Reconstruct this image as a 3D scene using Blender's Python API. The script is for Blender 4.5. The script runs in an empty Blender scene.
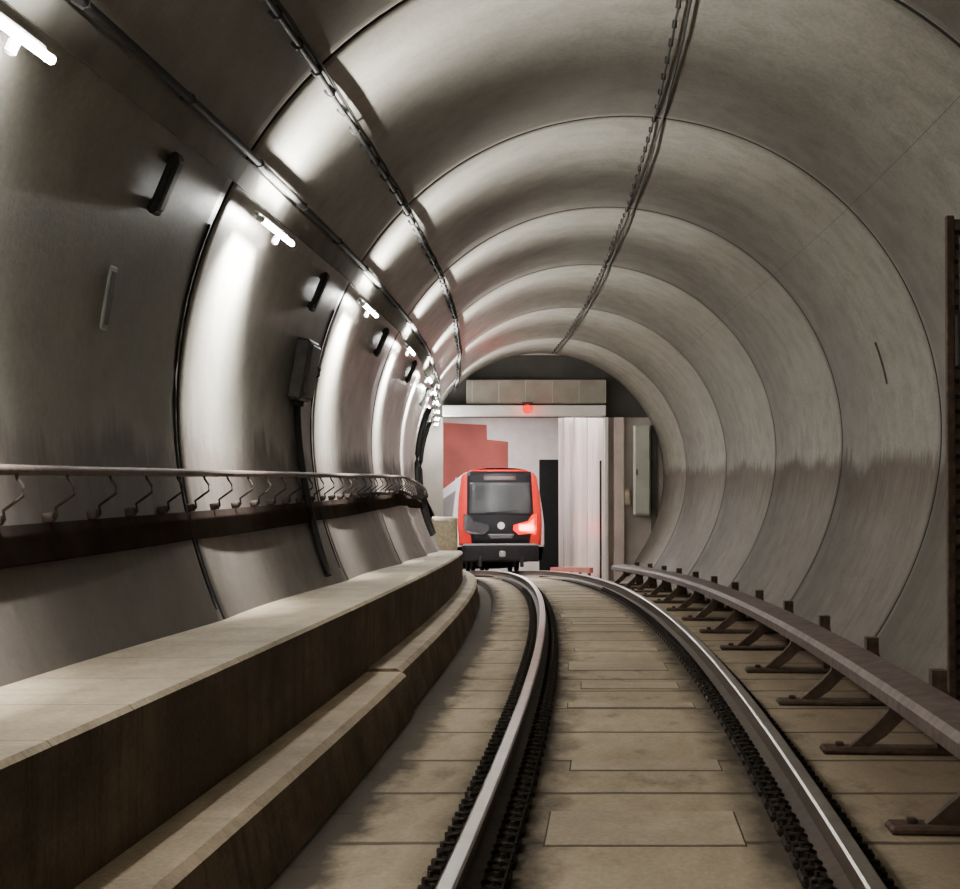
import bpy, math, random
from mathutils import Matrix, Vector
random.seed(4)
C = bpy.context.scene.collection
PI = math.pi

# ---------------------------------------------------------------- geometry of the place
CAMZ = 1.40
def Xc(d): return 1.70 - 0.0015*(d-33.0)**2
def dXc(d): return -0.003*(d-33.0)
def Zr(d): return -0.00045*d*d if d > 0 else 0.0
def Xt(d): return Xc(d) + 0.10
def Zt(d):
    return 1.90 if d < 28 else 1.90 - 0.40*((d-28)/18.0)
R = 3.10
END = 46.0
START = -8.0

# ---------------------------------------------------------------- materials
def new_mat(name):
    m = bpy.data.materials.new(name); m.use_nodes = True
    nt = m.node_tree
    b = nt.nodes['Principled BSDF']
    return m, nt, b
def N(nt, t, **kw):
    n = nt.nodes.new(t)
    for k, v in kw.items():
        setattr(n, k, v)
    return n
def math_node(nt, op, a, b=None, c=None):
    n = nt.nodes.new('ShaderNodeMath'); n.operation = op
    for i, v in enumerate((a, b, c)):
        if v is None: continue
        if isinstance(v, (int, float)): n.inputs[i].default_value = v
        else: nt.links.new(v, n.inputs[i])
    return n.outputs[0]
def ramp(nt, fac, stops):
    r = nt.nodes.new('ShaderNodeValToRGB')
    el = r.color_ramp.elements
    while len(el) < len(stops): el.new(0.5)
    for e, (p, c) in zip(el, stops):
        e.position = p
        e.color = (c[0], c[1], c[2], 1) if not isinstance(c, (int, float)) else (c, c, c, 1)
    nt.links.new(fac, r.inputs[0])
    return r.outputs[0]
def mix(nt, fac, a, b, mode='MIX'):
    n = nt.nodes.new('ShaderNodeMix'); n.data_type = 'RGBA'; n.blend_type = mode
    if isinstance(fac, (int, float)): n.inputs[0].default_value = fac
    else: nt.links.new(fac, n.inputs[0])
    for s, v in ((6, a), (7, b)):
        if isinstance(v, tuple): n.inputs[s].default_value = (*v[:3], 1)
        else: nt.links.new(v, n.inputs[s])
    return n.outputs[2]
def noise(nt, vec, scale, detail=4, rough=0.55):
    n = nt.nodes.new('ShaderNodeTexNoise')
    n.inputs['Scale'].default_value = scale; n.inputs['Detail'].default_value = detail
    n.inputs['Roughness'].default_value = rough
    if vec is not None: nt.links.new(vec, n.inputs['Vector'])
    return n.outputs[0]
def mapping(nt, vec, sc, loc=(0,0,0)):
    n = nt.nodes.new('ShaderNodeMapping'); n.inputs['Scale'].default_value = sc
    n.inputs['Location'].default_value = loc
    nt.links.new(vec, n.inputs['Vector']); return n.outputs[0]
def bump(nt, b, h, strength=0.3, dist=0.02):
    n = nt.nodes.new('ShaderNodeBump'); n.inputs['Strength'].default_value = strength
    n.inputs['Distance'].default_value = dist
    nt.links.new(h, n.inputs['Height']); nt.links.new(n.outputs[0], b.inputs['Normal'])

def simple(name, col, rough=0.5, metal=0.0, nz=0.25, scale=12, emis=None, es=0, coat=0, spec=0.5):
    m, nt, b = new_mat(name)
    b.inputs['Roughness'].default_value = rough
    b.inputs['Metallic'].default_value = metal
    b.inputs['Specular IOR Level'].default_value = spec
    if coat: b.inputs['Coat Weight'].default_value = coat
    tc = N(nt, 'ShaderNodeTexCoord')
    f = noise(nt, tc.outputs['Object'], scale)
    c = ramp(nt, f, [(0.3, tuple(v*(1-nz) for v in col)), (0.7, tuple(min(1, v*(1+nz)) for v in col))])
    nt.links.new(c, b.inputs['Base Color'])
    if emis:
        b.inputs['Emission Color'].default_value = (*emis, 1)
        b.inputs['Emission Strength'].default_value = es
    return m

def lining_mat(name):
    m, nt, b = new_mat(name)
    uv = N(nt, 'ShaderNodeUVMap').outputs[0]
    geo = N(nt, 'ShaderNodeNewGeometry')
    su = N(nt, 'ShaderNodeSeparateXYZ'); nt.links.new(uv, su.inputs[0])
    n1 = noise(nt, mapping(nt, uv, (0.8, 1.5, 1)), 1.6, 6, 0.6)
    n2 = noise(nt, uv, 0.7, 6, 0.6)
    n4 = noise(nt, mapping(nt, uv, (1.3, 0.8, 1), (7, 3, 0)), 2.6, 5, 0.6)
    n3 = noise(nt, mapping(nt, uv, (1, 0.6, 1)), 24, 5, 0.7)
    n5 = noise(nt, mapping(nt, uv, (0.35, 2.6, 1), (1, 8, 0)), 2.2, 6, 0.65)
    base = ramp(nt, n1, [(0.30, (0.165, 0.155, 0.130)), (0.70, (0.265, 0.25, 0.215))])
    base = mix(nt, math_node(nt, 'MULTIPLY', ramp(nt, n2, [(0.35, 0.0), (0.65, 1.0)]), 0.5), base, (0.135, 0.124, 0.10))
    base = mix(nt, math_node(nt, 'MULTIPLY', ramp(nt, n4, [(0.45, 0.0), (0.75, 1.0)]), 0.6), base, (0.088, 0.079, 0.063))
    base = mix(nt, 0.3, base, ramp(nt, n3, [(0.3, (0.08, 0.075, 0.062)), (0.7, (0.34, 0.325, 0.285))]))
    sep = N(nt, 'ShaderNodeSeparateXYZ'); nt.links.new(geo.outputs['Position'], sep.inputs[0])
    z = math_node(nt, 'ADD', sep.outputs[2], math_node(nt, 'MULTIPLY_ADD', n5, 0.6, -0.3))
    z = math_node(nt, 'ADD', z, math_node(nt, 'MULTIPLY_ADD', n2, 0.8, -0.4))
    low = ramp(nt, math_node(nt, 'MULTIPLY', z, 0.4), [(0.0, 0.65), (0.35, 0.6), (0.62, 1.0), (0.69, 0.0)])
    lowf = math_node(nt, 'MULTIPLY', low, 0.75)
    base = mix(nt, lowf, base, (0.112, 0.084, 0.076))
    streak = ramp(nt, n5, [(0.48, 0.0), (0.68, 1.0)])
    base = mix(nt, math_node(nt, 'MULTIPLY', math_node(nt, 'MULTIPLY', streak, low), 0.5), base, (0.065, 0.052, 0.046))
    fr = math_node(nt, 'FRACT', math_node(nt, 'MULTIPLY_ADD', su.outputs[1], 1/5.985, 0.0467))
    ring_shade = ramp(nt, math_node(nt, 'ADD', fr, math_node(nt,'MULTIPLY_ADD',n4,0.10,-0.05)), [(0.0, 0.5), (0.03, 0.0), (0.45, 0.0), (0.97, 1.0)])
    base = mix(nt, math_node(nt, 'MULTIPLY', ring_shade, 0.72), base, (0.050, 0.044, 0.036))  # shade bands between lamps, painted into the far part of each ring
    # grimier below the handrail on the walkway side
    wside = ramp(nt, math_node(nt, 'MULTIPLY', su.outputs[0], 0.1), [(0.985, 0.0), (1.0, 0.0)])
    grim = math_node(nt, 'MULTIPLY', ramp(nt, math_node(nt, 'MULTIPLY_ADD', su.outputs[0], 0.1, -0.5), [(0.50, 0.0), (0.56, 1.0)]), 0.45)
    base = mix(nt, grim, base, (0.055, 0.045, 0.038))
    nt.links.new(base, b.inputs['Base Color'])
    side = ramp(nt, math_node(nt, 'MULTIPLY', su.outputs[0], 0.1), [(0.48, 0.0), (0.66, 1.0)])
    rr = ramp(nt, n4, [(0.3, 0.54), (0.7, 0.64)])
    rr2 = math_node(nt, 'SUBTRACT', rr, math_node(nt, 'MULTIPLY', side, 0.24))
    rr3 = math_node(nt, 'MULTIPLY_ADD', low, 0.22, rr2)
    nt.links.new(rr3, b.inputs['Roughness'])
    sp = math_node(nt, 'MULTIPLY_ADD', side, 0.62, 0.22)
    sp2 = math_node(nt, 'MULTIPLY', sp, math_node(nt, 'MULTIPLY_ADD', low, -0.6, 1.0))
    nt.links.new(sp2, b.inputs['Specular IOR Level'])
    bump(nt, b, n3, 0.28, 0.008)
    return m

def floor_mat():
    m, nt, b = new_mat('track_slab_concrete')
    uv = N(nt, 'ShaderNodeUVMap').outputs[0]
    sep = N(nt, 'ShaderNodeSeparateXYZ'); nt.links.new(uv, sep.inputs[0])
    nA = noise(nt, mapping(nt, uv, (1.6, 0.6, 1)), 3.0, 6, 0.6)
    nB = noise(nt, mapping(nt, uv, (1.2, 0.5, 1)), 0.9, 5, 0.6)
    nC = noise(nt, mapping(nt, uv, (1, 0.5, 1)), 36, 4, 0.65)
    nD = noise(nt, mapping(nt, uv, (1.6, 0.6, 1), (3, 9, 0)), 2.1, 6, 0.6)
    base = ramp(nt, nA, [(0.3, (0.33, 0.265, 0.185)), (0.7, (0.50, 0.415, 0.30))])
    base = mix(nt, math_node(nt, 'MULTIPLY', ramp(nt, nB, [(0.4, 0.0), (0.65, 1.0)]), 0.45), base, (0.25, 0.195, 0.135))
    base = mix(nt, math_node(nt, 'MULTIPLY', ramp(nt, nD, [(0.56, 0.0), (0.68, 1.0)]), 0.6), base, (0.08, 0.06, 0.044))
    base = mix(nt, 0.25, base, ramp(nt, nC, [(0.3, (0.15, 0.118, 0.084)), (0.7, (0.56, 0.47, 0.35))]))
    u = math_node(nt, 'ADD', sep.outputs[0], math_node(nt, 'MULTIPLY_ADD', nA, 0.34, -0.17))
    au = math_node(nt, 'ABSOLUTE', math_node(nt, 'SUBTRACT', math_node(nt, 'ABSOLUTE', u), 0.7175))
    grime = ramp(nt, au, [(0.0, 1.0), (0.15, 1.0), (0.36, 0.0)])
    base = mix(nt, math_node(nt, 'MULTIPLY', grime, 0.9), base, (0.03, 0.023, 0.018))
    right = ramp(nt, math_node(nt, 'MULTIPLY', u, 0.25), [(0.25, 0.0), (0.34, 1.0)])
    base = mix(nt, math_node(nt, 'MULTIPLY', right, 0.6), base, (0.12, 0.078, 0.052))
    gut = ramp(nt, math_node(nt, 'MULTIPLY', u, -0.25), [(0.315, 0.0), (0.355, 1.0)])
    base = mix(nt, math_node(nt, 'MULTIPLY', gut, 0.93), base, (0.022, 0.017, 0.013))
    wob = math_node(nt, 'MULTIPLY_ADD', nB, 0.10, sep.outputs[1])
    vo = nt.nodes.new('ShaderNodeTexVoronoi'); vo.voronoi_dimensions='1D'; vo.feature='DISTANCE_TO_EDGE'
    vo.inputs['Scale'].default_value=0.75; vo.inputs['Randomness'].default_value=0.9
    nt.links.new(wob, vo.inputs['W'])
    j = ramp(nt, math_node(nt,'MULTIPLY_ADD',nA,-0.020,vo.outputs['Distance']), [(0.0, 1.0), (0.008, 0.9), (0.026, 0.0)])
    base = mix(nt, math_node(nt, 'MULTIPLY', j, 0.8), base, (0.04, 0.032, 0.025))
    nt.links.new(base, b.inputs['Base Color'])
    b.inputs['Roughness'].default_value = 0.85
    b.inputs['Specular IOR Level'].default_value = 0.08
    bump(nt, b, math_node(nt, 'SUBTRACT', math_node(nt,'ADD',nC,nA), math_node(nt, 'MULTIPLY', j, 2.0)), 0.4, 0.010)
    return m

def concrete(name, c1, c2, rough=0.7, stain=(0.1, 0.08, 0.06), st=0.5, joints=None, vstreak=0.6):
    m, nt, b = new_mat(name)
    uv = N(nt, 'ShaderNodeUVMap').outputs[0]
    sep = N(nt, 'ShaderNodeSeparateXYZ'); nt.links.new(uv, sep.inputs[0])
    nA = noise(nt, mapping(nt, uv, (1.6, 0.7, 1)), 2.2, 7, 0.65)
    nB = noise(nt, mapping(nt, uv, (1.2, 0.6, 1), (5, 1, 0)), 1.1, 6, 0.65)
    nS = noise(nt, mapping(nt, uv, (0.5, 4.0, 1), (2, 4, 0)), 1.3, 5, 0.7)
    nC = noise(nt, uv, 34, 4, 0.65)
    base = ramp(nt, nA, [(0.3, c1), (0.7, c2)])
    base = mix(nt, math_node(nt, 'MULTIPLY', ramp(nt, nB, [(0.42, 0.0), (0.60, 1.0)]), st), base, stain)
    base = mix(nt, math_node(nt, 'MULTIPLY', ramp(nt, nS, [(0.50, 0.0), (0.66, 1.0)]), st*vstreak), base, stain)
    base = mix(nt, 0.25, base, ramp(nt, nC, [(0.3, tuple(v*0.45 for v in c1)), (0.7, tuple(v*1.35 for v in c2))]))
    if joints:
        fr = math_node(nt, 'FRACT', math_node(nt, 'MULTIPLY', sep.outputs[1], 1/joints))
        j = ramp(nt, fr, [(0.0, 1.0), (0.012/joints, 1.0), (0.022/joints, 0.0)])
        base = mix(nt, math_node(nt, 'MULTIPLY', j, 0.7), base, tuple(v*0.3 for v in c1))
    nt.links.new(base, b.inputs['Base Color'])
    b.inputs['Roughness'].default_value = rough
    b.inputs['Specular IOR Level'].default_value = 0.25
    bump(nt, b, math_node(nt, 'ADD', nC, nA), 0.4, 0.010)
    return m

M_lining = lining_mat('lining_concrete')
M_groove = simple('joint_dark', (0.03, 0.027, 0.024), 0.9, spec=0.2)
M_floor = floor_mat()
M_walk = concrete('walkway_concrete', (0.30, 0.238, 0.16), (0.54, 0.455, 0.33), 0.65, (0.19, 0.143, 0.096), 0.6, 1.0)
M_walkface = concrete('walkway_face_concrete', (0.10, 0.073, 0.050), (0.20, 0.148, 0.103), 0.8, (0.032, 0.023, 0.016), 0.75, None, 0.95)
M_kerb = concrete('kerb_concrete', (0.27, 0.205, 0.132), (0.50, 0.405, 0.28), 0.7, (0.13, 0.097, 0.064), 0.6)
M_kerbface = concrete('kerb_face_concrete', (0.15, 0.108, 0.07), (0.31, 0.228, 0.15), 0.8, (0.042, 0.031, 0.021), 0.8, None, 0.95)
M_slab = concrete('cover_slab_concrete', (0.32, 0.258, 0.18), (0.50, 0.415, 0.30), 0.75, (0.18, 0.138, 0.095), 0.5)
M_railtop = simple('polished_rail_steel', (0.42, 0.39, 0.355), 0.30, 1.0, 0.15, 6)
M_railside = simple('rusty_rail_steel', (0.055, 0.037, 0.027), 0.7, 0.2, 0.4, 20)
M_fast = simple('oily_fastener_iron', (0.025, 0.019, 0.015), 0.85, 0.0, 0.4, 30, spec=0.15)
M_cover = simple('conductor_cover_plastic', (0.115, 0.085, 0.075), 0.6, 0, 0.4, 7, spec=0.25)
M_bracket = simple('brown_bracket_iron', (0.07, 0.045, 0.032), 0.75, 0.0, 0.4, 18, spec=0.2)
M_handrail = simple('handrail_painted_steel', (0.12, 0.09, 0.078), 0.55, 0.0, 0.3, 20, spec=0.3)
M_hook = simple('handrail_bracket_iron', (0.045, 0.033, 0.028), 0.7, 0.0, 0.3, 20, spec=0.2)
M_band = simple('brown_cable_band', (0.032, 0.024, 0.020), 1.0, 0, 0.3, 3, spec=0.0)
M_cable = simple('black_cable_rubber', (0.02, 0.019, 0.018), 0.7, 0, 0.3, 20, spec=0.3)
M_duct = simple('grey_duct_sheet', (0.16, 0.152, 0.13), 0.7, 0.0, 0.2, 4, spec=0.25)
M_white = simple('white_fixture_enamel', (0.45, 0.46, 0.45), 0.5, 0, 0.05)
M_tube = simple('fluorescent_tube_glass', (0.9, 0.9, 0.9), 0.4, 0, 0.01, emis=(1.0, 0.985, 0.94), es=330)
M_dark = simple('dark_housing_metal', (0.03, 0.029, 0.027), 0.6, 0.2, 0.3, spec=0.3)
M_lens = simple('smoked_diffuser', (0.05, 0.05, 0.046), 0.4, 0, 0.2)
M_box = simple('weathered_grey_box', (0.055, 0.052, 0.045), 0.6, 0.1, 0.35)
M_plaque = simple('pale_plaque', (0.30, 0.31, 0.285), 0.5, 0, 0.15)
M_stwhite = simple('station_white_panel', (0.80, 0.75, 0.735), 0.5, 0, 0.08, 2)
M_stpink = simple('station_pink_panel', (0.50, 0.40, 0.365), 0.3, 0, 0.2, 1.2)
M_stpale = simple('station_pale_pink_panel', (0.62, 0.515, 0.485), 0.3, 0, 0.16, 1.2)
M_stgrey = simple('station_grey_panel', (0.45, 0.40, 0.365), 0.55, 0, 0.15, 2)
M_cabgreen = simple('grey_green_cabinet_paint', (0.46, 0.47, 0.41), 0.5, 0, 0.12, 2)
M_lunette = simple('dark_lunette_concrete', (0.05, 0.046, 0.04), 0.7, 0, 0.3, 2)
M_recess = simple('recess_grey_green', (0.10, 0.10, 0.085), 0.6, 0, 0.3, 2)
M_beam = simple('lintel_concrete', (0.26, 0.24, 0.198), 0.6, 0, 0.15, 3)
M_strip = simple('lintel_white_strip', (0.74, 0.72, 0.69), 0.4, 0, 0.06, 3)
M_stred = simple('station_red_panel', (0.42, 0.06, 0.042), 0.5, 0, 0.3, 0.6)
M_beamred = simple('worn_red_beam_paint', (0.34, 0.08, 0.06), 0.55, 0, 0.3, 4)
M_black = simple('dark_gap_black', (0.012, 0.012, 0.012), 0.8, spec=0.2)
M_tred = simple('train_red_paint', (0.50, 0.009, 0.003), 0.4, 0, 0.05, 3, spec=0.3)
M_tblack = simple('train_black_gloss', (0.007, 0.007, 0.009), 0.45, 0, 0.1, 3, spec=0.15)
M_tglass = simple('train_windscreen_glass', (0.035, 0.039, 0.040), 0.3, 0.0, 0.4, 1.0, spec=0.2)
M_tsilver = simple('train_silver_paint', (0.62, 0.63, 0.64), 0.35, 0.1, 0.05, 3)
M_ttrim = simple('train_trim_grey', (0.22, 0.22, 0.23), 0.4, 0.1, 0.05, 3)
M_tgrey = simple('train_nose_grey', (0.06, 0.062, 0.066), 0.4, 0.1, 0.1, 3)
M_tunder = simple('train_underframe', (0.012, 0.012, 0.013), 0.7, spec=0.15)
M_led = simple('train_display_dark', (0.05, 0.03, 0.025), 0.4)
M_tail = simple('tail_light_red', (0.10, 0.0, 0.0), 0.5, emis=(1.0, 0.012, 0.0), es=2.6, spec=0.1)
M_core = simple('tail_light_core', (0.10, 0.0, 0.0), 0.5, emis=(1.0, 0.12, 0.0), es=8, spec=0.1)
M_redlamp = simple('signal_red_lamp', (0.1, 0.0, 0.0), 0.5, emis=(1.0, 0.012, 0.004), es=2.0, spec=0.1)
M_clear = simple('unlit_headlight', (0.05, 0.05, 0.055), 0.25, 0.3, 0.1)
M_chfill = simple('chamber_fill_panel', (0.9, 0.9, 0.9), 0.4, emis=(1, 0.96, 0.94), es=220)
M_beige = simple('beige_cabinet_paint', (0.42, 0.36, 0.25), 0.5)

# ---------------------------------------------------------------- mesh builder
class MB:
    def __init__(s): s.v=[]; s.f=[]; s.m=[]; s.uv=[]; s.mats=[]
    def mi(s, mat):
        if mat not in s.mats: s.mats.append(mat)
        return s.mats.index(mat)
    def face(s, idx, mat, uvs=None):
        s.f.append(tuple(idx)); s.m.append(s.mi(mat)); s.uv.append(uvs)
    def box(s, c, sz, mat, M=None, bev=0.0):
        x,y,z = c; a,b,h = sz[0]/2, sz[1]/2, sz[2]/2
        M = M or Matrix.Identity(4)
        k = min(bev, a*0.9, b*0.9, h*0.9)
        if k <= 0:
            pts=[(-a,-b,-h),(a,-b,-h),(a,b,-h),(-a,b,-h),(-a,-b,h),(a,-b,h),(a,b,h),(-a,b,h)]
            i0=len(s.v)
            for p in pts: s.v.append(M@Vector((x+p[0],y+p[1],z+p[2])))
            for q in ((0,3,2,1),(4,5,6,7),(0,1,5,4),(1,2,6,5),(2,3,7,6),(3,0,4,7)):
                s.face([i0+j for j in q], mat)
            return
        def ring(ax, by, zz, kk):
            return [(-ax+kk,-by,zz),(ax-kk,-by,zz),(ax,-by+kk,zz),(ax,by-kk,zz),(ax-kk,by,zz),(-ax+kk,by,zz),(-ax,by-kk,zz),(-ax,-by+kk,zz)]
        rings=[ring(a-k,b-k,-h,k*0.5),ring(a,b,-h+k,k),ring(a,b,h-k,k),ring(a-k,b-k,h,k*0.5)]
        i0=len(s.v)
        for r_ in rings:
            for p in r_: s.v.append(M@Vector((x+p[0],y+p[1],z+p[2])))
        for r_ in range(3):
            for j in range(8):
                s.face([i0+r_*8+j,i0+r_*8+(j+1)%8,i0+(r_+1)*8+(j+1)%8,i0+(r_+1)*8+j],mat)
        s.face([i0+j for j in range(7,-1,-1)],mat); s.face([i0+24+j for j in range(8)],mat)
    def tube(s, pts, r, mat, n=8, cap=True):
        i0=len(s.v); pts=[Vector(p) for p in pts]
        up=Vector((0,0,1))
        for k,p in enumerate(pts):
            t=(pts[min(k+1,len(pts)-1)]-pts[max(k-1,0)]).normalized()
            a=t.cross(up)
            if a.length<0.05: a=t.cross(Vector((1,0,0)))
            a.normalize(); b=a.cross(t).normalized()
            rr=r[k] if isinstance(r,(list,tuple)) else r
            for j in range(n):
                w=2*PI*j/n
                s.v.append(p+a*math.cos(w)*rr+b*math.sin(w)*rr)
        for k in range(len(pts)-1):
            for j in range(n):
                s.face([i0+k*n+j,i0+k*n+(j+1)%n,i0+(k+1)*n+(j+1)%n,i0+(k+1)*n+j],mat)
        if cap:
            s.face([i0+j for j in range(n)],mat); s.face([i0+(len(pts)-1)*n+j for j in range(n-1,-1,-1)],mat)
    def prism(s, P, y0, y1, mat):
        i0=len(s.v); n=len(P)
        for yy in (y0,y1):
            for p in P: s.v.append(Vector((p[0],yy,p[1])))
        s.face([i0+j for j in range(n)],mat); s.face([i0+n+j for j in range(n-1,-1,-1)],mat)
        for j in range(n): s.face([i0+j,i0+n+j,i0+n+(j+1)%n,i0+(j+1)%n],mat)
    def sweep(s, prof, ys, org, mats, closed=True):
        n=len(prof); i0=len(s.v)
        L=[0]
        for k in range(1,n+1):
            a=prof[k-1]; b=prof[k%n]; L.append(L[-1]+math.hypot(a[0]-b[0],a[1]-b[1]))
        for d in ys:
            ox,oz=org(d)
            for (u,v) in prof: s.v.append(Vector((ox+u,d,oz+v)))
        ne = n if closed else n-1
        for k in range(len(ys)-1):
            for j in range(ne):
                mt = mats[j] if isinstance(mats,(list,tuple)) else mats
                a=i0+k*n+j; b=i0+k*n+(j+1)%n; c=i0+(k+1)*n+(j+1)%n; e=i0+(k+1)*n+j
                s.face([a,e,c,b],mt,[(L[j],ys[k]),(L[j],ys[k+1]),(L[j+1],ys[k+1]),(L[j+1],ys[k])])
        if closed:
            m0 = mats[0] if isinstance(mats,(list,tuple)) else mats
            s.face([i0+j for j in range(n)],m0); s.face([i0+(len(ys)-1)*n+j for j in range(n-1,-1,-1)],m0)
    def mesh(s, name, smooth=False):
        me=bpy.data.meshes.new(name)
        me.from_pydata([tuple(v) for v in s.v],[],s.f)
        for m in s.mats: me.materials.append(m)
        me.polygons.foreach_set('material_index', s.m)
        if smooth: me.polygons.foreach_set('use_smooth',[True]*len(s.f))
        uvl=me.uv_layers.new(name='UVMap')
        for p,uvs in zip(me.polygons,s.uv):
            for q,li in enumerate(p.loop_indices):
                if uvs: uvl.data[li].uv=uvs[q]
                else:
                    co=me.vertices[me.loops[li].vertex_index].co
                    uvl.data[li].uv=(co.x+co.z,co.y)
        me.update()
        return me

def make(name, mb, label=None, cat=None, parent=None, smooth=False, kind=None, group=None, loc=None):
    me = mb if isinstance(mb,bpy.types.Mesh) else mb.mesh(name, smooth)
    o=bpy.data.objects.new(name, me); C.objects.link(o)
    deco(o,label,cat,kind,group)
    if parent: o.parent=parent
    if loc is not None: o.location=loc
    return o
def deco(o,label=None,cat=None,kind=None,group=None):
    if label: o["label"]=label
    if cat: o["category"]=cat
    if kind: o["kind"]=kind
    if group: o["group"]=group
def fix_normals(o):
    import bmesh
    bm=bmesh.new(); bm.from_mesh(o.data); bmesh.ops.recalc_face_normals(bm,faces=bm.faces); bm.to_mesh(o.data); bm.free()
def frange(a,b,st):
    n=max(1,int(round((b-a)/st))); return [a+(b-a)*i/n for i in range(n+1)]
def track(d): return (Xc(d),Zr(d))
def tun(d): return (Xt(d),Zt(d))
def wallM(d, th, r):
    """frame on lining, th degrees above the left horizontal: local x along tunnel, y inward, z up the wall"""
    t=math.radians(th)
    p=Vector((Xt(d)-r*math.cos(t), d, Zt(d)+r*math.sin(t)))
    a=Vector((dXc(d),1,0)).normalized()
    n=Vector((math.cos(t),0,-math.sin(t))); n=(n-a*n.dot(a)).normalized()
    up=a.cross(n).normalized()
    if up.z<0: up=-up
    M=Matrix.Identity(4)
    for i in range(3): M[i][0]=a[i]; M[i][1]=n[i]; M[i][2]=up[i]; M[i][3]=p[i]
    return M

# ---------------------------------------------------------------- tunnel lining
JOINTS=[-6.2,-0.2,5.76,11.76,17.76,23.7,29.7,35.7,41.7]
BULGE=0.06
def ring_r(d):
    k=[j for j in JOINTS if j<=d]
    ph=(d-k[-1])/6.0 if k else (d+12.2)/6.0
    ph=min(1,max(0,ph))
    return R+BULGE*math.sin(PI*ph**0.75)      # every ring is slightly barrel shaped
def sect(th, rr):
    """u,v of the lining cross-section at polar angle th (deg); lower flanks slightly fuller than a circle"""
    t=math.radians(th)
    c,s_=math.cos(t),math.sin(t)
    if s_<0:
        a=abs(math.degrees(math.asin(s_)))
        ex=1-0.30*(a/60.0)**1.6
        c=math.copysign(abs(c)**ex,c)
    return rr*c, rr*s_
def lining_section(th_list, name, label, mat):
    mb=MB()
    rows=[]
    base=[d for d in frange(START,END,0.4) if all(abs(d-j)>0.12 for j in JOINTS)]
    for d in base: rows.append((d,0.0))
    for j in JOINTS:
        rows += [(j-0.04,0.0),(j-0.026,0.05),(j+0.026,0.05),(j+0.04,0.0)]
    rows.sort()
    n=len(th_list)
    for d,dr in rows:
        rr=ring_r(d)+dr
        for th in th_list:
            u,v=sect(th,rr)
            mb.v.append(Vector((Xt(d)+u,d,Zt(d)+v)))
    for k in range(len(rows)-1):
        g = rows[k][1]>0 or rows[k+1][1]>0
        for j in range(n-1):
            a=k*n+j
            l0=math.radians(th_list[j])*R; l1=math.radians(th_list[j+1])*R
            mb.face([a,a+1,a+n+1,a+n], M_groove if g else mat,
                    [(l0,rows[k][0]),(l1,rows[k][0]),(l1,rows[k+1][0]),(l0,rows[k+1][0])])
    return make(name,mb,label,'wall' if 'wall' in name else 'ceiling',smooth=True,kind='structure')
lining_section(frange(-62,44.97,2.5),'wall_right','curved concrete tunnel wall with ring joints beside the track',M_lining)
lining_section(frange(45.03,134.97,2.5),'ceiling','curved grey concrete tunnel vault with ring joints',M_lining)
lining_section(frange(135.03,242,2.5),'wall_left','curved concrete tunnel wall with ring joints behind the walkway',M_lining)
mb=MB()
for th in (45.0,135.0):
    t=math.radians(th)
    mb.sweep([(3.2*math.cos(t-0.02),3.2*math.sin(t-0.02)),(3.2*math.cos(t+0.02),3.2*math.sin(t+0.02))],frange(START,END,1),tun,M_groove,closed=False)
make('trim_1',mb,'dark longitudinal construction joint in the tunnel lining','joint',kind='structure')

# ---------------------------------------------------------------- floor
mb=MB()
ys=frange(START,END+0.2,0.5)
sub=[(-2.3,-0.32),(-1.50,-0.32),(-1.46,-0.21),(-0.7,-0.21),(0,-0.21),(0.7,-0.21),(1.4,-0.21),(2.6,-0.21)]
n=len(sub)
for d in ys:
    for u,v in sub: mb.v.append(Vector((Xc(d)+u,d,Zr(d)+v)))
for k in range(len(ys)-1):
    for j in range(n-1):
        a=k*n+j
        mb.face([a,a+1,a+n+1,a+n],M_floor,[(sub[j][0],ys[k]),(sub[j+1][0],ys[k]),(sub[j+1][0],ys[k+1]),(sub[j][0],ys[k+1])])
ys2=frange(END+0.2,90,1.0); sub2=[(-7,-0.21),(-1.4,-0.21),(0,-0.21),(1.4,-0.21),(7,-0.21)]
i0=len(mb.v); n=len(sub2)
for d in ys2:
    for u,v in sub2: mb.v.append(Vector((Xc(d)+u,d,Zr(d)+v)))
for k in range(len(ys2)-1):
    for j in range(n-1):
        a=i0+k*n+j
        mb.face([a,a+1,a+n+1,a+n],M_floor,[(sub2[j][0],ys2[k]),(sub2[j+1][0],ys2[k]),(sub2[j+1][0],ys2[k+1]),(sub2[j][0],ys2[k+1])])
make('floor',mb,'tan concrete track bed with slab joints and oily grime','floor',kind='structure')

# ---------------------------------------------------------------- walkway and kerb
mb=MB()
pr=[(-2.92,0.55),(-2.45,0.55),(-2.42,0.55),(-2.05,0.55),(-2.03,0.53),(-2.03,-0.33),(-2.55,-0.33)]
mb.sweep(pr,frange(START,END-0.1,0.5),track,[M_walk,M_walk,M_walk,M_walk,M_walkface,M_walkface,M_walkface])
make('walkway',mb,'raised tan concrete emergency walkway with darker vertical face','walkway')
for i,(a,b) in enumerate([(START,-2.0),(-1.97,5.5),(5.53,13.9)]):
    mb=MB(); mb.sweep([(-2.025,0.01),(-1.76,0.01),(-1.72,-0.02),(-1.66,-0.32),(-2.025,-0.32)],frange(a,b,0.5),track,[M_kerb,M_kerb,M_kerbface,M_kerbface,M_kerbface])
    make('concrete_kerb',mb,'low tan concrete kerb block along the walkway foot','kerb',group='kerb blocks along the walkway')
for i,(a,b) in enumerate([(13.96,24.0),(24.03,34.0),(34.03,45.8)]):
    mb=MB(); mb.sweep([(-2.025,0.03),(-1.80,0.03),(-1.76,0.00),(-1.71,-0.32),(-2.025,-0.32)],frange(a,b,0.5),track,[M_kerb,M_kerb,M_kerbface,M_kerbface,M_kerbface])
    make('concrete_kerb',mb,'slightly slimmer concrete kerb block along the walkway foot','kerb',group='kerb blocks along the walkway')

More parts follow.
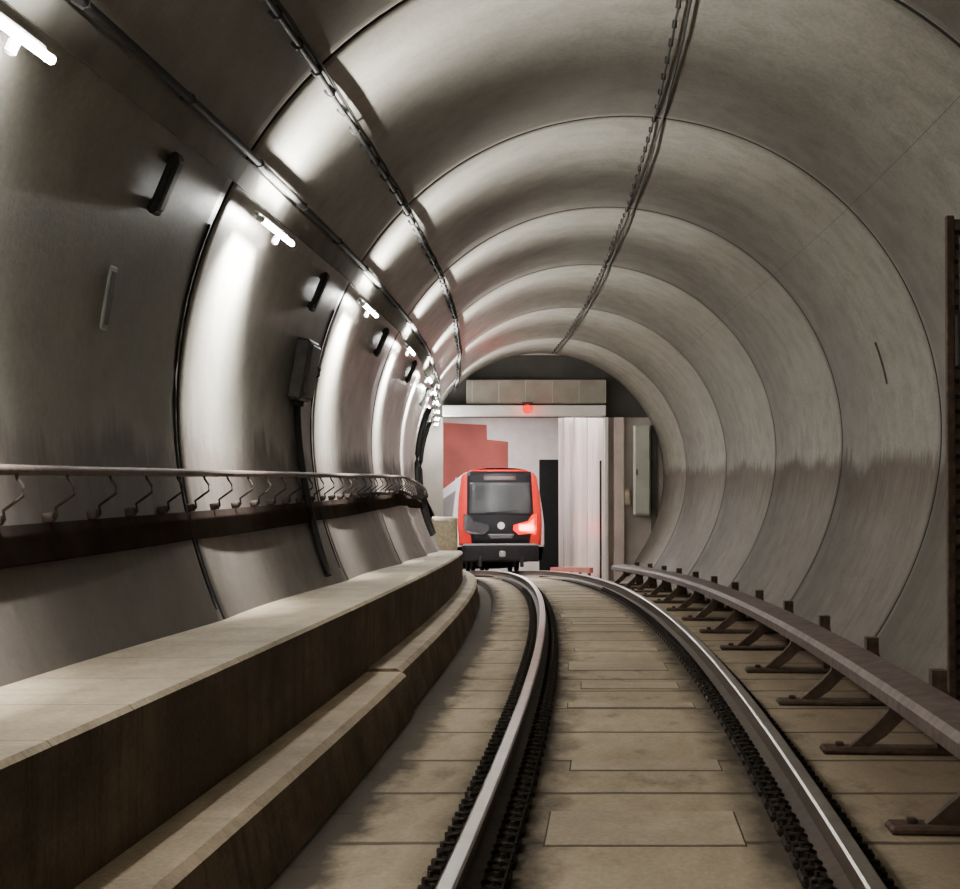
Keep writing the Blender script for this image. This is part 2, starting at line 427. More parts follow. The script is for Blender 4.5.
# ---------------------------------------------------------------- cover slabs between the rails
d=5.1; k=0
while d<44:
    hw=(0.47,0.40,0.45,0.43)[k%4]; L=(0.30,0.52,0.85,0.40)[k%4]; h=-0.204; off=(0.0,0.03,-0.03,0.02)[k%4]
    mb=MB()
    mb.sweep([(off-hw-0.008,-0.213),(off-hw-0.008,-0.2085),(off+hw+0.008,-0.2085),(off+hw+0.008,-0.213)],frange(d-0.013,d+L+0.013,0.3),track,M_groove)
    mb.sweep([(off-hw,-0.212),(off-hw,h-0.002),(off-hw+0.004,h),(off+hw-0.004,h),(off+hw,h-0.002),(off+hw,-0.212)],frange(d,d+L,0.3),track,M_slab)
    make('cover_slab',mb,'rectangular tan concrete cover slab between the rails','slab',group='cover slabs between the rails')
    d+=(1.35,1.65,2.2,3.1)[k%4]; k+=1

# ---------------------------------------------------------------- running rails
def rail(u0,label):
    mb=MB()
    P=[(-0.036,-0.008),(-0.026,0.0),(0.026,0.0),(0.036,-0.008),(0.036,-0.032),(0.009,-0.048),(0.009,-0.130),(0.070,-0.150),(0.070,-0.160),(-0.070,-0.160),(-0.070,-0.150),(-0.009,-0.130),(-0.009,-0.048),(-0.036,-0.032)]
    P=[(u0+a,b) for a,b in P]
    mats=[M_railtop,M_railtop,M_railtop]+[M_railside]*11
    mb.sweep(P,frange(START,88,0.5),track,mats)
    o=make('running_rail',mb,label,'rail',group='running rails of the track'); fix_normals(o)
rail(-0.7535,'steel running rail with polished head nearer the walkway')
rail(0.7535,'steel running rail with polished head nearer the conductor rail')

mbp=MB(); mbp.box((0,0,-0.19),(0.34,0.22,0.045),M_fast,bev=0.012)
plate_me=mbp.mesh('rail_fastener')
def clip_mesh(sgn,yy,sc=1.0):
    mb=MB()
    pts=[(0.155,-0.035,-0.165),(0.158,-0.015,-0.135),(0.105,-0.022,-0.128),(0.075,0,-0.142),(0.105,0.022,-0.128),(0.158,0.015,-0.135),(0.155,0.035,-0.165)]
    mb.tube([(sgn*a,yy+b,c) for a,b,c in pts],0.009,M_fast,6)
    mb.box((sgn*0.13,yy,-0.15),(0.035,0.035,0.06),M_fast,bev=0.008)
    mb.tube([(sgn*0.13,yy,-0.12),(sgn*0.13,yy,-0.10)],0.012,M_fast,6)
    return mb.mesh('spring_clip')
clipR=[clip_mesh(1,y_) for y_ in (-0.07,0.07)]
clipL=[clip_mesh(-1,y_) for y_ in (-0.07,0.07)]
for u0 in (-0.7535,0.7535):
    d=3.0
    while d<45.5:
        o=bpy.data.objects.new('rail_fastener',plate_me); C.objects.link(o)
        o.matrix_world=Matrix.Translation((Xc(d)+u0,d,Zr(d)))@Matrix.Rotation(-dXc(d),4,'Z')
        deco(o,'dark oily iron rail fastener under a running rail','rail fastener',group='rail fasteners along the track')
        if d<34:
            for cm in clipR+clipL:
                c=bpy.data.objects.new('spring_clip',cm); C.objects.link(c); c.parent=o
        d+=0.36 if d<34 else 0.72

# ---------------------------------------------------------------- conductor rail with cover
U=1.62; DV=-0.10; CEND=42.0
mb=MB()
Pc=[(U-0.14,0.20),(U-0.14,0.27),(U-0.11,0.31),(U+0.11,0.33),(U+0.14,0.29),(U+0.14,0.20),(U+0.12,0.20),(U+0.12,0.28),(U-0.11,0.28),(U-0.12,0.26),(U-0.12,0.20)]
Pc=[(a,b+DV) for a,b in Pc]
mb.sweep(Pc,frange(2.0,CEND,0.5),track,M_cover)
cr=make('conductor_rail',mb,'conductor rail under a dull brown moulded cover on brackets','conductor rail'); fix_normals(cr)
mb=MB()
mb.sweep([(U-0.05,0.17+DV),(U-0.05,0.25+DV),(U+0.05,0.25+DV),(U+0.05,0.17+DV)],frange(2.1,CEND-0.1,0.5),track,M_railside)
make('contact_bar',mb,'dark steel contact bar',parent=cr)
b1=MB(); b1.box((-0.02,0,-0.19),(0.98,0.20,0.045),M_bracket,bev=0.015)
b1.box((-0.40,0,-0.155),(0.05,0.05,0.03),M_bracket,bev=0.008); b1.box((0.40,0,-0.155),(0.05,0.05,0.03),M_bracket,bev=0.008)
b2=MB()
# upright arm outside the cover plus a diagonal brace rising from the plate up to the cover
b2.prism([(0.34,-0.17),(0.32,-0.02),(0.27,0.10),(0.24,0.19),(0.24,0.30),(0.15,0.30),(0.15,0.12),(0.16,0.03),(0.17,-0.06),(0.18,-0.17)],-0.06,0.06,M_bracket)
b2.prism([(-0.34,-0.17),(-0.22,-0.17),(-0.12,-0.10),(0.0,0.02),(0.12,0.06),(0.16,0.03),(0.16,0.11),(-0.10,0.11),(-0.11,0.05),(-0.18,-0.03)],-0.035,0.035,M_bracket)
b3=MB(); b3.tube([(0.0,0,0.0),(0,0,0.02),(0,0,0.025),(0,0,0.05),(0,0,0.055),(0,0,0.075)],[0.035,0.035,0.055,0.055,0.035,0.035],M_bracket,10)
m1,m2,m3=b1.mesh('conductor_rail_bracket'),b2.mesh('bracket_arm'),b3.mesh('insulator')
d=3.2
while d<CEND-0.3:
    o=bpy.data.objects.new('conductor_rail_bracket',m1); C.objects.link(o)
    o.matrix_world=Matrix.Translation((Xc(d)+U,d,Zr(d)))@Matrix.Rotation(-dXc(d),4,'Z')
    deco(o,'brown angled iron bracket holding the conductor rail above the slab','bracket',group='conductor rail brackets')
    for nm,me in (('bracket_arm',m2),('insulator',m3)):
        c=bpy.data.objects.new(nm,me); C.objects.link(c); c.parent=o
    d+=2.6

# ---------------------------------------------------------------- handrail
HR=2.97; HT=-9.4
def hr_pt(d): 
    t=math.radians(HT); return (Xt(d)-HR*math.cos(t),d,Zt(d)+HR*math.sin(t)+0.03)
mb=MB(); mb.tube([hr_pt(d) for d in frange(-6,45,0.5)],0.024,M_handrail,8)
hr=make('handrail',mb,'brown tubular steel handrail on curled wall brackets','handrail',smooth=True)
mb=MB()
mb.tube([(0,0,0),(0,0.005,-0.04),(0,0.025,-0.08),(0,0.02,-0.12),(0,-0.03,-0.145),(0,-0.08,-0.17),(0,-0.08,-0.21),(0,-0.10,-0.23)],0.008,M_hook,6)
mb.box((0,-0.12,-0.21),(0.035,0.06,0.05),M_hook,bev=0.006)
hb=mb.mesh('handrail_bracket',True)
d=3.5
while d<44.5:
    c=bpy.data.objects.new('handrail_bracket',hb); C.objects.link(c); c.parent=hr
    x,y,z=hr_pt(d); M=wallM(d,HT,HR); M[0][3]=x;M[1][3]=y;M[2][3]=z; c.matrix_local=M
    d+=0.75
def arcp(t0,t1,ri,ro,n=4):
    f=lambda t,r:(-sect(t,r)[0], sect(t,r)[1])
    return [f(t0+(t1-t0)*i/n,ri) for i in range(n+1)]+[f(t1+(t0-t1)*i/n,ro) for i in range(n+1)]
def wall_sweep(t0,t1,thick,ys,mat):
    mb=MB()
    for d in ys:
        rr=ring_r(d)
        P=arcp(t0,t1,rr-thick,rr+0.04,4)
        for u,v in P: mb.v.append(Vector((Xt(d)+u,d,Zt(d)+v)))
    n=len(P)
    for k in range(len(ys)-1):
        for j in range(n):
            a=k*n+j; b=k*n+(j+1)%n
            mb.face([a,b,b+n,a+n],mat)
    mb.face(list(range(n)),mat); mb.face([(len(ys)-1)*n+j for j in range(n-1,-1,-1)],mat)
    return mb
mb=MB(); mb.sweep(arcp(-16.6,-13.2,3.095,3.18),frange(-7,45,0.5),tun,M_band)
o=make('cable_band',mb,'flat dull brown cable band fixed along the wall','cable duct'); fix_normals(o)

# ---------------------------------------------------------------- upper-left duct, cables
o=make('cable_duct',wall_sweep(28.0,31.0,0.02,frange(-7,45.4,0.4),M_duct),'flat grey cable duct running along the vault','cable duct'); fix_normals(o)
def wall_line(th,off,step=0.5,a=-7,b=45.5,jit=0.0):
    out=[]
    for d in frange(a,b,step):
        t=math.radians(th+random.uniform(-jit,jit)); r=ring_r(d)*0.5+R*0.5-off
        out.append((Xt(d)-r*math.cos(t),d,Zt(d)+r*math.sin(t)))
    return out
def cable(name,th,off,rad,label,clamp_step,clamp_sz,jit=0.0):
    mb=MB(); mb.tube(wall_line(th,off,jit=jit),rad,M_cable,8)
    o=make(name,mb,label,'cable',smooth=True)
    if clamp_step:
        cm=MB(); cm.box((0,-0.02,0),clamp_sz,M_dark,bev=0.008)
        cm.tube([(0,0.0,-clamp_sz[2]*0.5),(0,rad*1.3,0),(0,0.0,clamp_sz[2]*0.5)],0.008,M_dark,6)
        me=cm.mesh('cable_clamp')
        d=4.0
        while d<45:
            c=bpy.data.objects.new('cable_clamp',me); C.objects.link(c); c.parent=o; c.matrix_local=wallM(d,th,ring_r(d)*0.5+R*0.5-off)
            d+=clamp_step
    return o
cable('power_cable',31.8,0.035,0.024,'thick black power cable along the duct edge',2.0,(0.04,0.08,0.06))
cable('power_cable',44.8,0.03,0.019,'black cable with chunky clamps on the vault',0.7,(0.05,0.07,0.07),0.10)
cable('power_cable',45.6,0.025,0.012,'thin black cable beside a clamped cable on the vault',0,None,0.12)
cable('aerial_cable',95.0,0.025,0.010,'thin black radiating cable clipped along the vault crown',0.6,(0.03,0.07,0.04),0.08)
cable('aerial_cable',96.6,0.015,0.011,'second thin black cable along the vault crown',0,None,0.08)

# ---------------------------------------------------------------- tunnel lamps
h=MB(); h.box((0,-0.035,0.012),(1.26,0.045,0.045),M_white,bev=0.012)
t_=MB(); t_.tube([(-0.60,0.03,-0.01),(0.60,0.03,-0.01)],0.019,M_tube,12)
e=MB(); e.box((0,0.010,-0.005),(0.03,0.06,0.045),M_white,bev=0.01)
g=MB(); g.box((0.33,-0.04,-0.05),(0.08,0.04,0.07),M_white,bev=0.012)
lm,tm,em,gm=h.mesh('tunnel_lamp'),t_.mesh('lamp_tube',True),e.mesh('end_cap'),g.mesh('junction_box')
def area(name,power,sx,sy,col=(1.0,0.98,0.93)):
    L=bpy.data.lights.new(name,'AREA'); L.shape='RECTANGLE'; L.size=sx; L.size_y=sy; L.energy=power; L.color=col
    return L
LD=area('lamp_glow_down',300,0.9,0.04); LU=area('lamp_glow_up',215,0.9,0.04)
LD.spread=math.radians(95); LU.spread=math.radians(110)
for d in [7.02+i*5.96 for i in range(-2,7)]+[34.0,40.0,45.2]:
    o=bpy.data.objects.new('tunnel_lamp',lm); C.objects.link(o); o.matrix_world=wallM(d,26.0,2.98)
    deco(o,'lit white fluorescent tunnel lamp on the cable duct','lamp',group='fluorescent lamps along the tunnel')
    c=bpy.data.objects.new('lamp_tube',tm); C.objects.link(c); c.parent=o; c["label"]='glowing white fluorescent tube'
    for sx in (-0.62,0.62):
        c=bpy.data.objects.new('end_cap',em); C.objects.link(c); c.parent=o; c.location=(sx,0,0)
    c=bpy.data.objects.new('junction_box',gm); C.objects.link(c); c.parent=o
    if d in (34.0,40.0,45.2): continue
    c=bpy.data.objects.new('lamp_glow',LD); C.objects.link(c); c.parent=o
    c.matrix_local=Matrix.Translation((0,0.03,-0.045))@Matrix.Rotation(math.radians(-16),4,'X')
    c=bpy.data.objects.new('lamp_glow',LU); C.objects.link(c); c.parent=o
    c.matrix_local=Matrix.Translation((0,0.045,0.03))@Matrix.Rotation(math.radians(185),4,'X')
k1=MB(); k1.box((0,0,0),(0.15,0.05,0.38),M_dark,bev=0.015); k1=k1.mesh('emergency_lamp')
k2=MB(); k2.box((0,0.03,0),(0.10,0.02,0.31),M_lens,bev=0.008); k2=k2.mesh('diffuser')
k3=MB(); k3.box((0,-0.035,0),(0.08,0.03,0.06),M_dark,bev=0.01); k3=k3.mesh('mounting_bracket')
for i in range(0,6):
    d=10.35+i*5.96
    o=bpy.data.objects.new('emergency_lamp',k1); C.objects.link(o); o.matrix_world=wallM(d,23.0,ring_r(d)-0.045)
    deco(o,'unlit dark emergency lamp on the curved tunnel wall','lamp',group='unlit emergency lamps')
    c=bpy.data.objects.new('diffuser',k2); C.objects.link(c); c.parent=o
    for sz in (-0.14,0.14):
        c=bpy.data.objects.new('mounting_bracket',k3); C.objects.link(c); c.parent=o; c.location=(0,0,sz)

# ---------------------------------------------------------------- wall boxes and conduits
M=wallM(16.6,9.6,3.07)
mb=MB(); mb.box((0,0,0),(0.62,0.14,0.56),M_box,bev=0.02)
eb=make('junction_cabinet',mb,'weathered grey electrical box on the curved wall','electrical box'); eb.matrix_world=M
mb=MB(); mb.box((0,0.08,0),(0.54,0.03,0.48),M_box,bev=0.012); make('door',mb,parent=eb)
mb=MB(); mb.tube([(0.22,0.09,-0.04),(0.22,0.12,-0.02),(0.22,0.12,0.04),(0.22,0.09,0.06)],0.01,M_dark,6); make('handle',mb,parent=eb)
mb=MB()
for k in (-0.18,0,0.18): mb.tube([(k,0,-0.27),(k,0,-0.33)],0.03,M_dark,8)
make('cable_gland',mb,parent=eb)
def down_conduit(d,th0,th1,rad,off,label,jog=0.0):
    pts=[]
    for i in range(15):
        th=th0+(th1-th0)*i/14; dd=d+jog*math.sin(i/14*PI)
        u,v=sect(th,ring_r(dd)-off)
        pts.append((Xt(dd)-u,dd,Zt(dd)+v))
    mb=MB(); mb.tube(pts,rad,M_cable,8)
    return make('conduit',mb,label,'conduit',smooth=True)
down_conduit(16.6,4.0,-26.5,0.034,0.035,'black conduit dropping from the electrical box to the walkway',0.2)
down_conduit(11.66,22.0,-25.5,0.014,0.0,'thin black conduit following a ring joint')
down_conduit(41.5,22.0,-28,0.05,0.04,'black conduit following a ring joint')
down_conduit(17.6,22.0,-26,0.012,0.0,'thin black conduit following a ring joint')
down_conduit(38.5,24.0,-28,0.06,0.05,'bundled black conduit on the wall near the tunnel end')
def on_wall(o,d,th,off=0.0): o.matrix_world=wallM(d,th,ring_r(d)-off)
mb=MB(); mb.box((0,0,0),(0.12,0.02,0.36),M_plaque,bev=0.006); mb.box((0,0.012,0),(0.08,0.008,0.30),M_box)
o=make('wall_plaque',mb,'small pale rectangular plaque on the curved wall','plaque'); on_wall(o,10.05,9.5,0.005)
mb=MB()
rx=Xc(12.0)+2.10; zb=Zr(12)-0.21
for sx in (0,0.16):
    mb.box((rx+sx,12.0,zb+1.72),(0.055,0.05,3.44),M_bracket,bev=0.006)
o=make('cable_ladder',mb,'tall dark perforated vertical cable rack standing by the wall','cable rack')
rm=MB(); rm.box((0,0,0),(0.16,0.04,0.07),M_bracket,bev=0.005); rm=rm.mesh('rung')
for i in range(34):
    c=bpy.data.objects.new('rung',rm); C.objects.link(c); c.parent=o; c.location=(rx+0.08,12.0,zb+0.08+i*0.1)
mb=MB(); mb.box((rx+0.10,12.06,zb+1.72),(0.19,0.02,3.40),M_dark,bev=0.005); make('back_plate',mb,parent=o)
mb=MB(); mb.box((rx+0.13,11.94,zb+2.6),(0.22,0.04,0.35),M_dark,bev=0.01); make('mounting_plate',mb,parent=o)
mb=MB(); mb.tube([(rx+0.08,11.96,zb+0.02),(rx+0.08,11.96,zb+3.3)],0.03,M_cable,8); make('cable',mb,parent=o)
mb=MB(); pts=[]
for i in range(10):
    t=math.radians(20-i); dd=20.6
    pts.append((Xt(dd)+(ring_r(dd)-0.01)*math.cos(t),dd,Zt(dd)+(ring_r(dd)-0.01)*math.sin(t)))
mb.tube(pts,0.012,M_box,6); make('conduit',mb,'short grey conduit clipped to the curved wall','conduit')

# ---------------------------------------------------------------- portal end wall
D0=END
cx,cz=Xt(D0),Zt(D0)
def zz(rel): return rel+CAMZ
OL,OR_,OT=-0.95,3.20,zz(1.60)
ZB=Zr(D0)-0.35
mb=MB()
def arcx(z): 
    a=math.degrees(math.asin(max(-0.9,min(0.999,(z-cz)/3.12))))
    return sect(a,3.12)[0]
zl=OT
pts=[]
a0=math.asin((zl-cz)/(R+0.06))
for i in range(25):
    a=a0+(PI-2*a0)*i/24; pts.append((cx+(R+0.06)*math.cos(a),cz+(R+0.06)*math.sin(a)))
mb.prism(pts,D0+0.1,D0+0.35,M_lunette)
pts=[(OR_,ZB)]
for z in frange(ZB,zl,0.25): pts.append((cx+arcx(z)+0.05,z))
pts.append((OR_,zl))
mb.prism(pts,D0+0.1,D0+0.35,M_stgrey)
pts=[(OL,ZB),(OL,zl)]
for z in reversed(frange(ZB,zl,0.25)): pts.append((cx-arcx(z)-0.05,z))
mb.prism(pts,D0+0.1,D0+0.35,M_stgrey)
make('wall_back',mb,'grey end wall of the tunnel around a rectangular opening','wall',kind='structure')
mb=MB()
mb.box(((-0.35+OR_)/2,D0-0.05,zz(2.25)),(OR_+0.35,0.3,0.62),M_beam,bev=0.02)
for k in range(6):
    mb.box((-0.2+k*0.68,D0-0.205,zz(2.25)),(0.02,0.02,0.56),M_stgrey)
make('trim_2',mb,'pale concrete lintel beam above the tunnel opening','beam',kind='structure')
mb=MB(); mb.box(((OL+OR_)/2,D0-0.1,zz(1.76)),(OR_-OL,0.5,0.28),M_strip,bev=0.02)
make('trim_3',mb,'white horizontal strip under the lintel','beam',kind='structure')
mb=MB(); mb.tube([(1.2,D0-0.42,zz(1.80)),(1.2,D0-0.34,zz(1.80))],[0.10,0.12],M_redlamp,14)
sg=make('signal_lamp',mb,'small glowing red signal lamp on the lintel','signal lamp')
mb=MB(); mb.box((1.2,D0-0.37,zz(1.96)),(0.28,0.16,0.03),M_dark,bev=0.008); make('lamp_hood',mb,parent=sg)
RL=bpy.data.lights.new('signal_glow','POINT'); RL.energy=7; RL.color=(1.0,0.04,0.02); RL.shadow_soft_size=0.1
c=bpy.data.objects.new('signal_glow',RL); C.objects.link(c); c.parent=sg; c.location=(1.2,D0-0.60,zz(1.78))
mb=MB(); mb.box((OR_+0.02,D0-0.05,(ZB+OT)/2),(0.10,0.25,OT-ZB),M_stwhite,bev=0.015)
mb.box((OR_+0.35,D0-0.0,(ZB+OT)/2),(0.26,0.25,OT-ZB),M_stpale,bev=0.02)
make('trim_4',mb,'pale jamb columns of the tunnel opening','jamb',kind='structure')
mb=MB(); mb.box((OR_-0.12,D0+0.0,(ZB+OT)/2-0.5),(0.05,0.1,OT-ZB-1.2),M_dark,bev=0.01)
make('pipe_post',mb,'slim dark vertical post beside the opening jamb','post')
mb=MB(); mb.box((4.12,D0-0.12,zz(0.25)),(0.42,0.34,2.3),M_cabgreen,bev=0.03)
cb=make('switch_cabinet',mb,'tall narrow grey-green cabinet fixed on the end wall','cabinet')
mb=MB(); mb.box((4.12,D0-0.30,zz(0.25)),(0.36,0.03,2.2),M_cabgreen,bev=0.01); make('door',mb,parent=cb)
mb=MB(); mb.box((3.98,D0-0.33,zz(0.2)),(0.03,0.03,0.16),M_dark,bev=0.006); make('handle',mb,parent=cb)
mb=MB(); mb.box((4.45,D0-0.0,zz(-0.2)),(0.16,0.06,3.2),M_recess,bev=0.01)
make('recess_panel',mb,'dull grey-green panel beside the tall cabinet','panel')
mb=MB(); mb.box((3.75,D0-0.0,zz(-0.45)),(0.16,0.2,0.4),M_beige,bev=0.02)
sb=make('switch_box',mb,'small beige switch box on the end wall','electrical box')
mb=MB(); mb.box((3.75,D0-0.115,zz(-0.45)),(0.12,0.03,0.34),M_beige,bev=0.008); make('door',mb,parent=sb)
zw=Zr(43.0)+0.55
mb=MB(); mb.box((Xc(43)-2.40,43.0,zw+0.40),(0.62,0.4,0.80),M_beige,bev=0.03)
bx=make('walkway_cabinet',mb,'small beige cabinet standing at the end of the walkway','cabinet')
mb=MB(); mb.box((Xc(43)-2.40,42.79,zw+0.42),(0.5,0.03,0.64),M_beige,bev=0.01); make('door',mb,parent=bx)

# ---------------------------------------------------------------- chamber beyond
mb=MB()
d=D0+0.35; k=0
while d<72:
    mb.box((3.32-(0.04 if k%3==0 else 0),d+1.25,(-3.5+5)/2),(0.2,2.46,9.0),M_stpale if k%3 else M_stpink,bev=0.02)
    d+=2.5; k+=1
mb.box((3.42,(D0+72.5)/2,0.75),(0.1,26,9.0),M_stgrey)
make('wall_right',mb,'pale pinkish panelled side wall beyond the tunnel opening','wall',kind='structure')
mb=MB(); mb.box((-5.0,65,0.5),(0.2,39,10),M_stwhite); make('wall_left',mb,'white side wall beyond the tunnel opening','wall',kind='structure')
mb=MB()
mb.box((0,86,0.5),(12,0.3,10),M_stwhite)
make('wall_front',mb,'white wall closing the chamber behind the train','wall',kind='structure')
mb=MB(); mb.box((4.5,79.0,zz(-1.95)),(3.8,0.4,5.7),M_black,bev=0.03)  # black block added, its colour stands in for the dark gap
make('dark_gap_block',mb,'black block standing in for the dark gap beside the train','dark gap')
mb=MB(); mb.box((0,66,zz(3.3)),(12,40,0.2),M_stgrey); make('ceiling',mb,'grey ceiling of the chamber beyond the opening','ceiling',kind='structure')
mb=MB()
mb.prism([(-2.6,zz(-3.9)),(-2.6,zz(2.6)),(0.30,zz(2.45)),(0.32,zz(1.80)),(1.25,zz(1.70)),(1.25,zz(0.4)),(0.2,zz(0.1)),(-1.1,zz(0.1)),(-1.1,zz(-3.9))],79.9,80.15,M_stred)
make('red_partition',mb,'stepped red partition wall behind the train','partition')
for (x,d) in ((1.0,49.5),(1.0,54.0),(1.0,58.5),(0.5,66),(0.5,74),(0.5,82),(-3,56),(-3,62),(-3,72)):  # unseen lamps added behind the lintel to brighten the chamber
    mb=MB(); mb.box((x,d,zz(3.12)),(1.6,0.5,0.16),M_white,bev=0.02)
    o=make('chamber_fill_lamp',mb,'unseen rectangular white lamp added to light the chamber','lamp',group='unseen lamps added to light the chamber')
    mb=MB(); mb.box((x,d,zz(3.03)),(1.5,0.4,0.03),M_chfill); make('fill_lamp_panel',mb,parent=o)
mb=MB()
mb.sweep([(1.50,-0.04),(1.50,0.10),(1.60,0.11),(1.60,-0.04)],frange(47.5,58,0.5),track,M_beamred)
gb=make('guard_beam',mb,'low faded red covered beam beside the far track','guard beam')
for d in frange(48,57.5,2.4):
    mb=MB(); mb.box((Xc(d)+1.55,d,Zr(d)-0.12),(0.08,0.08,0.18),M_bracket,bev=0.01); make('beam_post',mb,parent=gb)

# ---------------------------------------------------------------- train
TD=60.0
tr=bpy.data.objects.new('metro_train',None); C.objects.link(tr); tr.empty_display_size=0.5
tr.location=(Xc(TD)+0.10,TD,Zr(TD)); tr.rotation_euler=(-0.058,0,0.09)
deco(tr,'red and black metro train with one glowing red tail light','train')
HW=1.50
def halfw(z):
    if z<0.9: return HW*(0.93+0.07*(z-0.3)/0.6)
    if z<1.5: return HW
    q=(z-1.5)/1.5
    return HW*(1-0.13*q**1.3) if z<3.0 else HW*0.87*max(0.0,1-((z-3.0)/0.47)**3.2)**0.45
def Fy(x,z,off=0.0):
    lean=0.0 if z<1.35 else 0.16*(z-1.35)**1.25
    if z<0.9: lean=0.10*(0.9-z)
    return lean+0.40*(abs(x)/HW)**2.6-off
def front_patch(z0,z1,xl,xr,off,mat,name,label=None,nz=14,nx=18,thick=0.04):
    mb=MB(); 
    for i in range(nz+1):
        z=z0+(z1-z0)*i/nz; a=xl(z) if callable(xl) else xl; b=xr(z) if callable(xr) else xr
        for j in range(nx+1):
            x=a+(b-a)*j/nx; mb.v.append(Vector((x,Fy(x,z,off),z)))
    n=nx+1
    for i in range(nz):
        for j in range(nx):
            a=i*n+j; mb.face([a,a+1,a+n+1,a+n],mat)
    o=make(name,mb,label,parent=tr,smooth=True)
    so=o.modifiers.new('s','SOLIDIFY'); so.thickness=thick; so.offset=-1
    return o
mb=MB()
zs=[0.35,0.5,0.7,0.9,1.3,1.7,2.2,2.5,2.8,3.0,3.15,3.28,3.37,3.43,3.46]
sec=[]
def ringpts():
    L=[(halfw(z),z) for z in zs]
    return L+[(-w,z) for w,z in reversed(L)]
for yi in (None,0.9,2,6,10,14,17.6):
    sec.append([Vector((x,Fy(x,z) if yi is None else yi,z)) for (x,z) in ringpts()])
n=len(sec[0])
for row in sec: mb.v+=row
for k in range(len(sec)-1):
    for j in range(n):
        jj=(j+1)%n
        z=(sec[k][j].z+sec[k][jj].z)/2
        if 1.75<=z<=2.65 and k>1: mt=M_tglass
        elif z<0.8: mt=M_tunder
        elif k<=1 and z<1.7: mt=M_tred
        else: mt=M_tsilver
        mb.face([k*n+j,k*n+jj,(k+1)*n+jj,(k+1)*n+j],mt)
mb.face([(len(sec)-1)*n+j for j in range(n)],M_tunder)
o=make('body',mb,'silver car body with red flank panels',parent=tr,smooth=False); fix_normals(o)
front_patch(0.80,3.40,lambda z:-halfw(z),lambda z:halfw(z),0.0,M_tsilver,'front_shell','silver outer edge of the front',26,24)
def rw(z): return halfw(z)*(0.92+0.07*min(1,max(0,(z-0.9)/1.6)))
front_patch(0.86,3.40,lambda z:-rw(z),lambda z:rw(z),0.018,M_tred,'front_frame','slanted red front frame',26,24,0.015)
def mw(z):
    if z<1.9: return 0.96+0.16*(z-0.9)
    return 1.12-0.03*(z-1.9)
front_patch(0.90,3.34,lambda z:-mw(z),lambda z:mw(z),0.04,M_tblack,'front_mask','black front mask')
front_patch(1.88,2.96,lambda z:-(mw(z)-0.08),lambda z:(mw(z)-0.08),0.06,M_tglass,'windscreen','dark windscreen',thick=0.02)
front_patch(3.02,3.17,-0.55,0.55,0.065,M_led,'destination_display','dark unlit display',4,8,0.02)
front_patch(0.84,0.90,-1.25,1.25,0.05,M_ttrim,'bumper_trim','slim grey trim line above the bumper',4,16,0.03)
front_patch(0.30,0.84,-1.30,1.30,0.04,M_tunder,'front_skirt','black lower front skirt',6,16,0.04)
front_patch(1.06,1.22,lambda z:-0.36-0.6*(z-1.06),lambda z:0.36+0.6*(z-1.06),0.06,M_tgrey,'nose_panel','grey lower nose panel',4,12,0.02)
def slim(P,m,sgn,o1,o2):
    mb=MB()
    for off in (o1,o2):
        for (x,z) in P: mb.v.append(Vector((sgn*x,Fy(x,z,off),z)))
    n=len(P)
    mb.face(list(range(n)),m); mb.face(list(range(2*n-1,n-1,-1)),m)
    for j in range(n): mb.face([j,n+j,n+(j+1)%n,(j+1)%n],m)
    return mb
LP=[(0.40,1.36),(0.58,1.20),(1.04,1.24),(1.22,1.36),(1.22,1.90),(1.06,1.86),(0.92,1.66),(0.42,1.52)]
LC=[(0.60,1.36),(0.70,1.30),(1.00,1.34),(1.12,1.44),(1.12,1.74),(0.98,1.62),(0.66,1.46)]
tl=make('tail_light',slim(LP,M_tail,1,0.085,0.04),'glowing angled red tail light',parent=tr)
cc=make('lamp_core',slim(LC,M_core,1,0.095,0.07),'bright orange lamp core',parent=tl)
TL=area('tail_glow',120,0.5,0.2,(1.0,0.03,0.01)); TL.spread=math.radians(40)
c=bpy.data.objects.new('tail_glow',TL); C.objects.link(c); c.parent=tl
c.location=(0.85,-0.12,1.45); c.rotation_euler=(math.radians(90-9),0,math.radians(-4))
make('headlight',slim(LP,M_clear,-1,0.085,0.04),'unlit dark angled headlight',parent=tr)
mb=MB(); ex,ez=0.0,1.50
for rr_,off in ((0.12,0.065),(0.07,0.066)):
    for i in range(20):
        a=2*PI*i/20; mb.v.append(Vector((ex+rr_*math.cos(a),Fy(0,ez,off),ez+rr_*math.sin(a))))
for i in range(20): mb.face([i,(i+1)%20,20+(i+1)%20,20+i],M_tsilver)
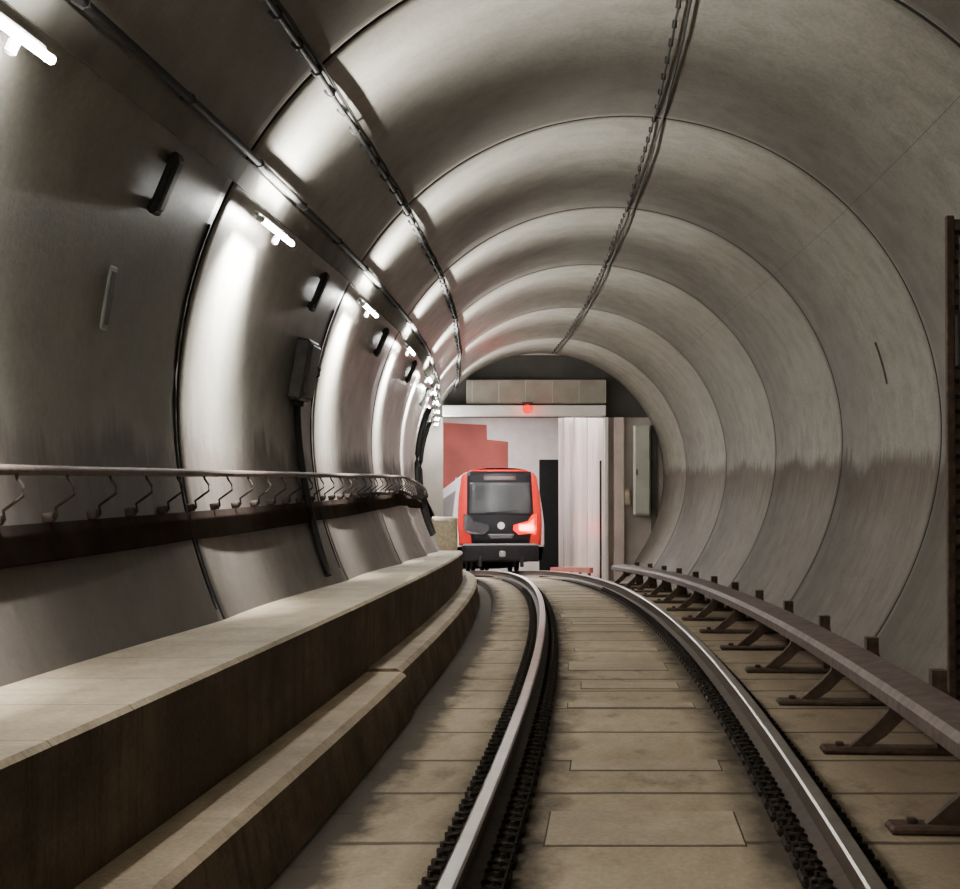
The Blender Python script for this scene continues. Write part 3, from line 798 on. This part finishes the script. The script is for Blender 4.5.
for i in range(20):
    a=2*PI*i/20; mb.v.append(Vector((ex+0.07*math.cos(a),Fy(0,ez,0.068),ez+0.07*math.sin(a))))
mb.face([40+i for i in range(20)],M_tsilver)
make('emblem',mb,'round pale ring emblem',parent=tr)
mb=MB(); mb.tube([(-0.5,Fy(0.5,1.95,0.09),1.94),(0.1,Fy(0.1,1.98,0.10),1.97),(0.55,Fy(0.55,2.02,0.10),2.02)],0.015,M_tblack,6); make('wiper',mb,parent=tr)
mb=MB(); mb.tube([(0,0.2,0.55),(0,-0.15,0.55),(0,-0.28,0.55),(0,-0.38,0.55)],[0.08,0.08,0.11,0.12],M_tgrey,14)
mb.box((0,-0.40,0.55),(0.20,0.08,0.20),M_ttrim,bev=0.03)
make('coupler',mb,'grey coupler',parent=tr)
mb=MB()
for sx in (-0.7,0.7):
    mb.box((sx,0.05,0.30),(0.12,0.12,0.36),M_tunder,bev=0.02)
make('rail_guard',mb,parent=tr)
wm=MB(); 
for sx in (-0.7535,0.7535): wm.tube([(sx-0.06,0,0.42),(sx+0.06,0,0.42)],0.42,M_tunder,24)
wm.tube([(-0.8,0,0.42),(0.8,0,0.42)],0.08,M_tunder,10)
wm=wm.mesh('wheelset')
for y in (2.2,4.3,13.2,15.3):
    c=bpy.data.objects.new('wheelset',wm); C.objects.link(c); c.parent=tr; c.location=(0,y,0.0)
mb=MB(); mb.box((0,9,0.42),(2.3,6.5,0.5),M_tunder,bev=0.05); make('underframe',mb,parent=tr)

# ---------------------------------------------------------------- world, camera
w=bpy.data.worlds.new('World'); bpy.context.scene.world=w; w.use_nodes=True
w.node_tree.nodes['Background'].inputs[0].default_value=(0.90,0.80,0.68,1)
w.node_tree.nodes['Background'].inputs[1].default_value=0.08
cam=bpy.data.cameras.new('camera'); cam.sensor_width=36; cam.lens=1800/960*36
cam.clip_start=0.05; cam.clip_end=300
co=bpy.data.objects.new('camera',cam); C.objects.link(co)
co.location=(0,0,CAMZ); co.rotation_euler=(math.radians(90)+math.atan(35.5/1800),0,0)
bpy.context.scene.camera=co
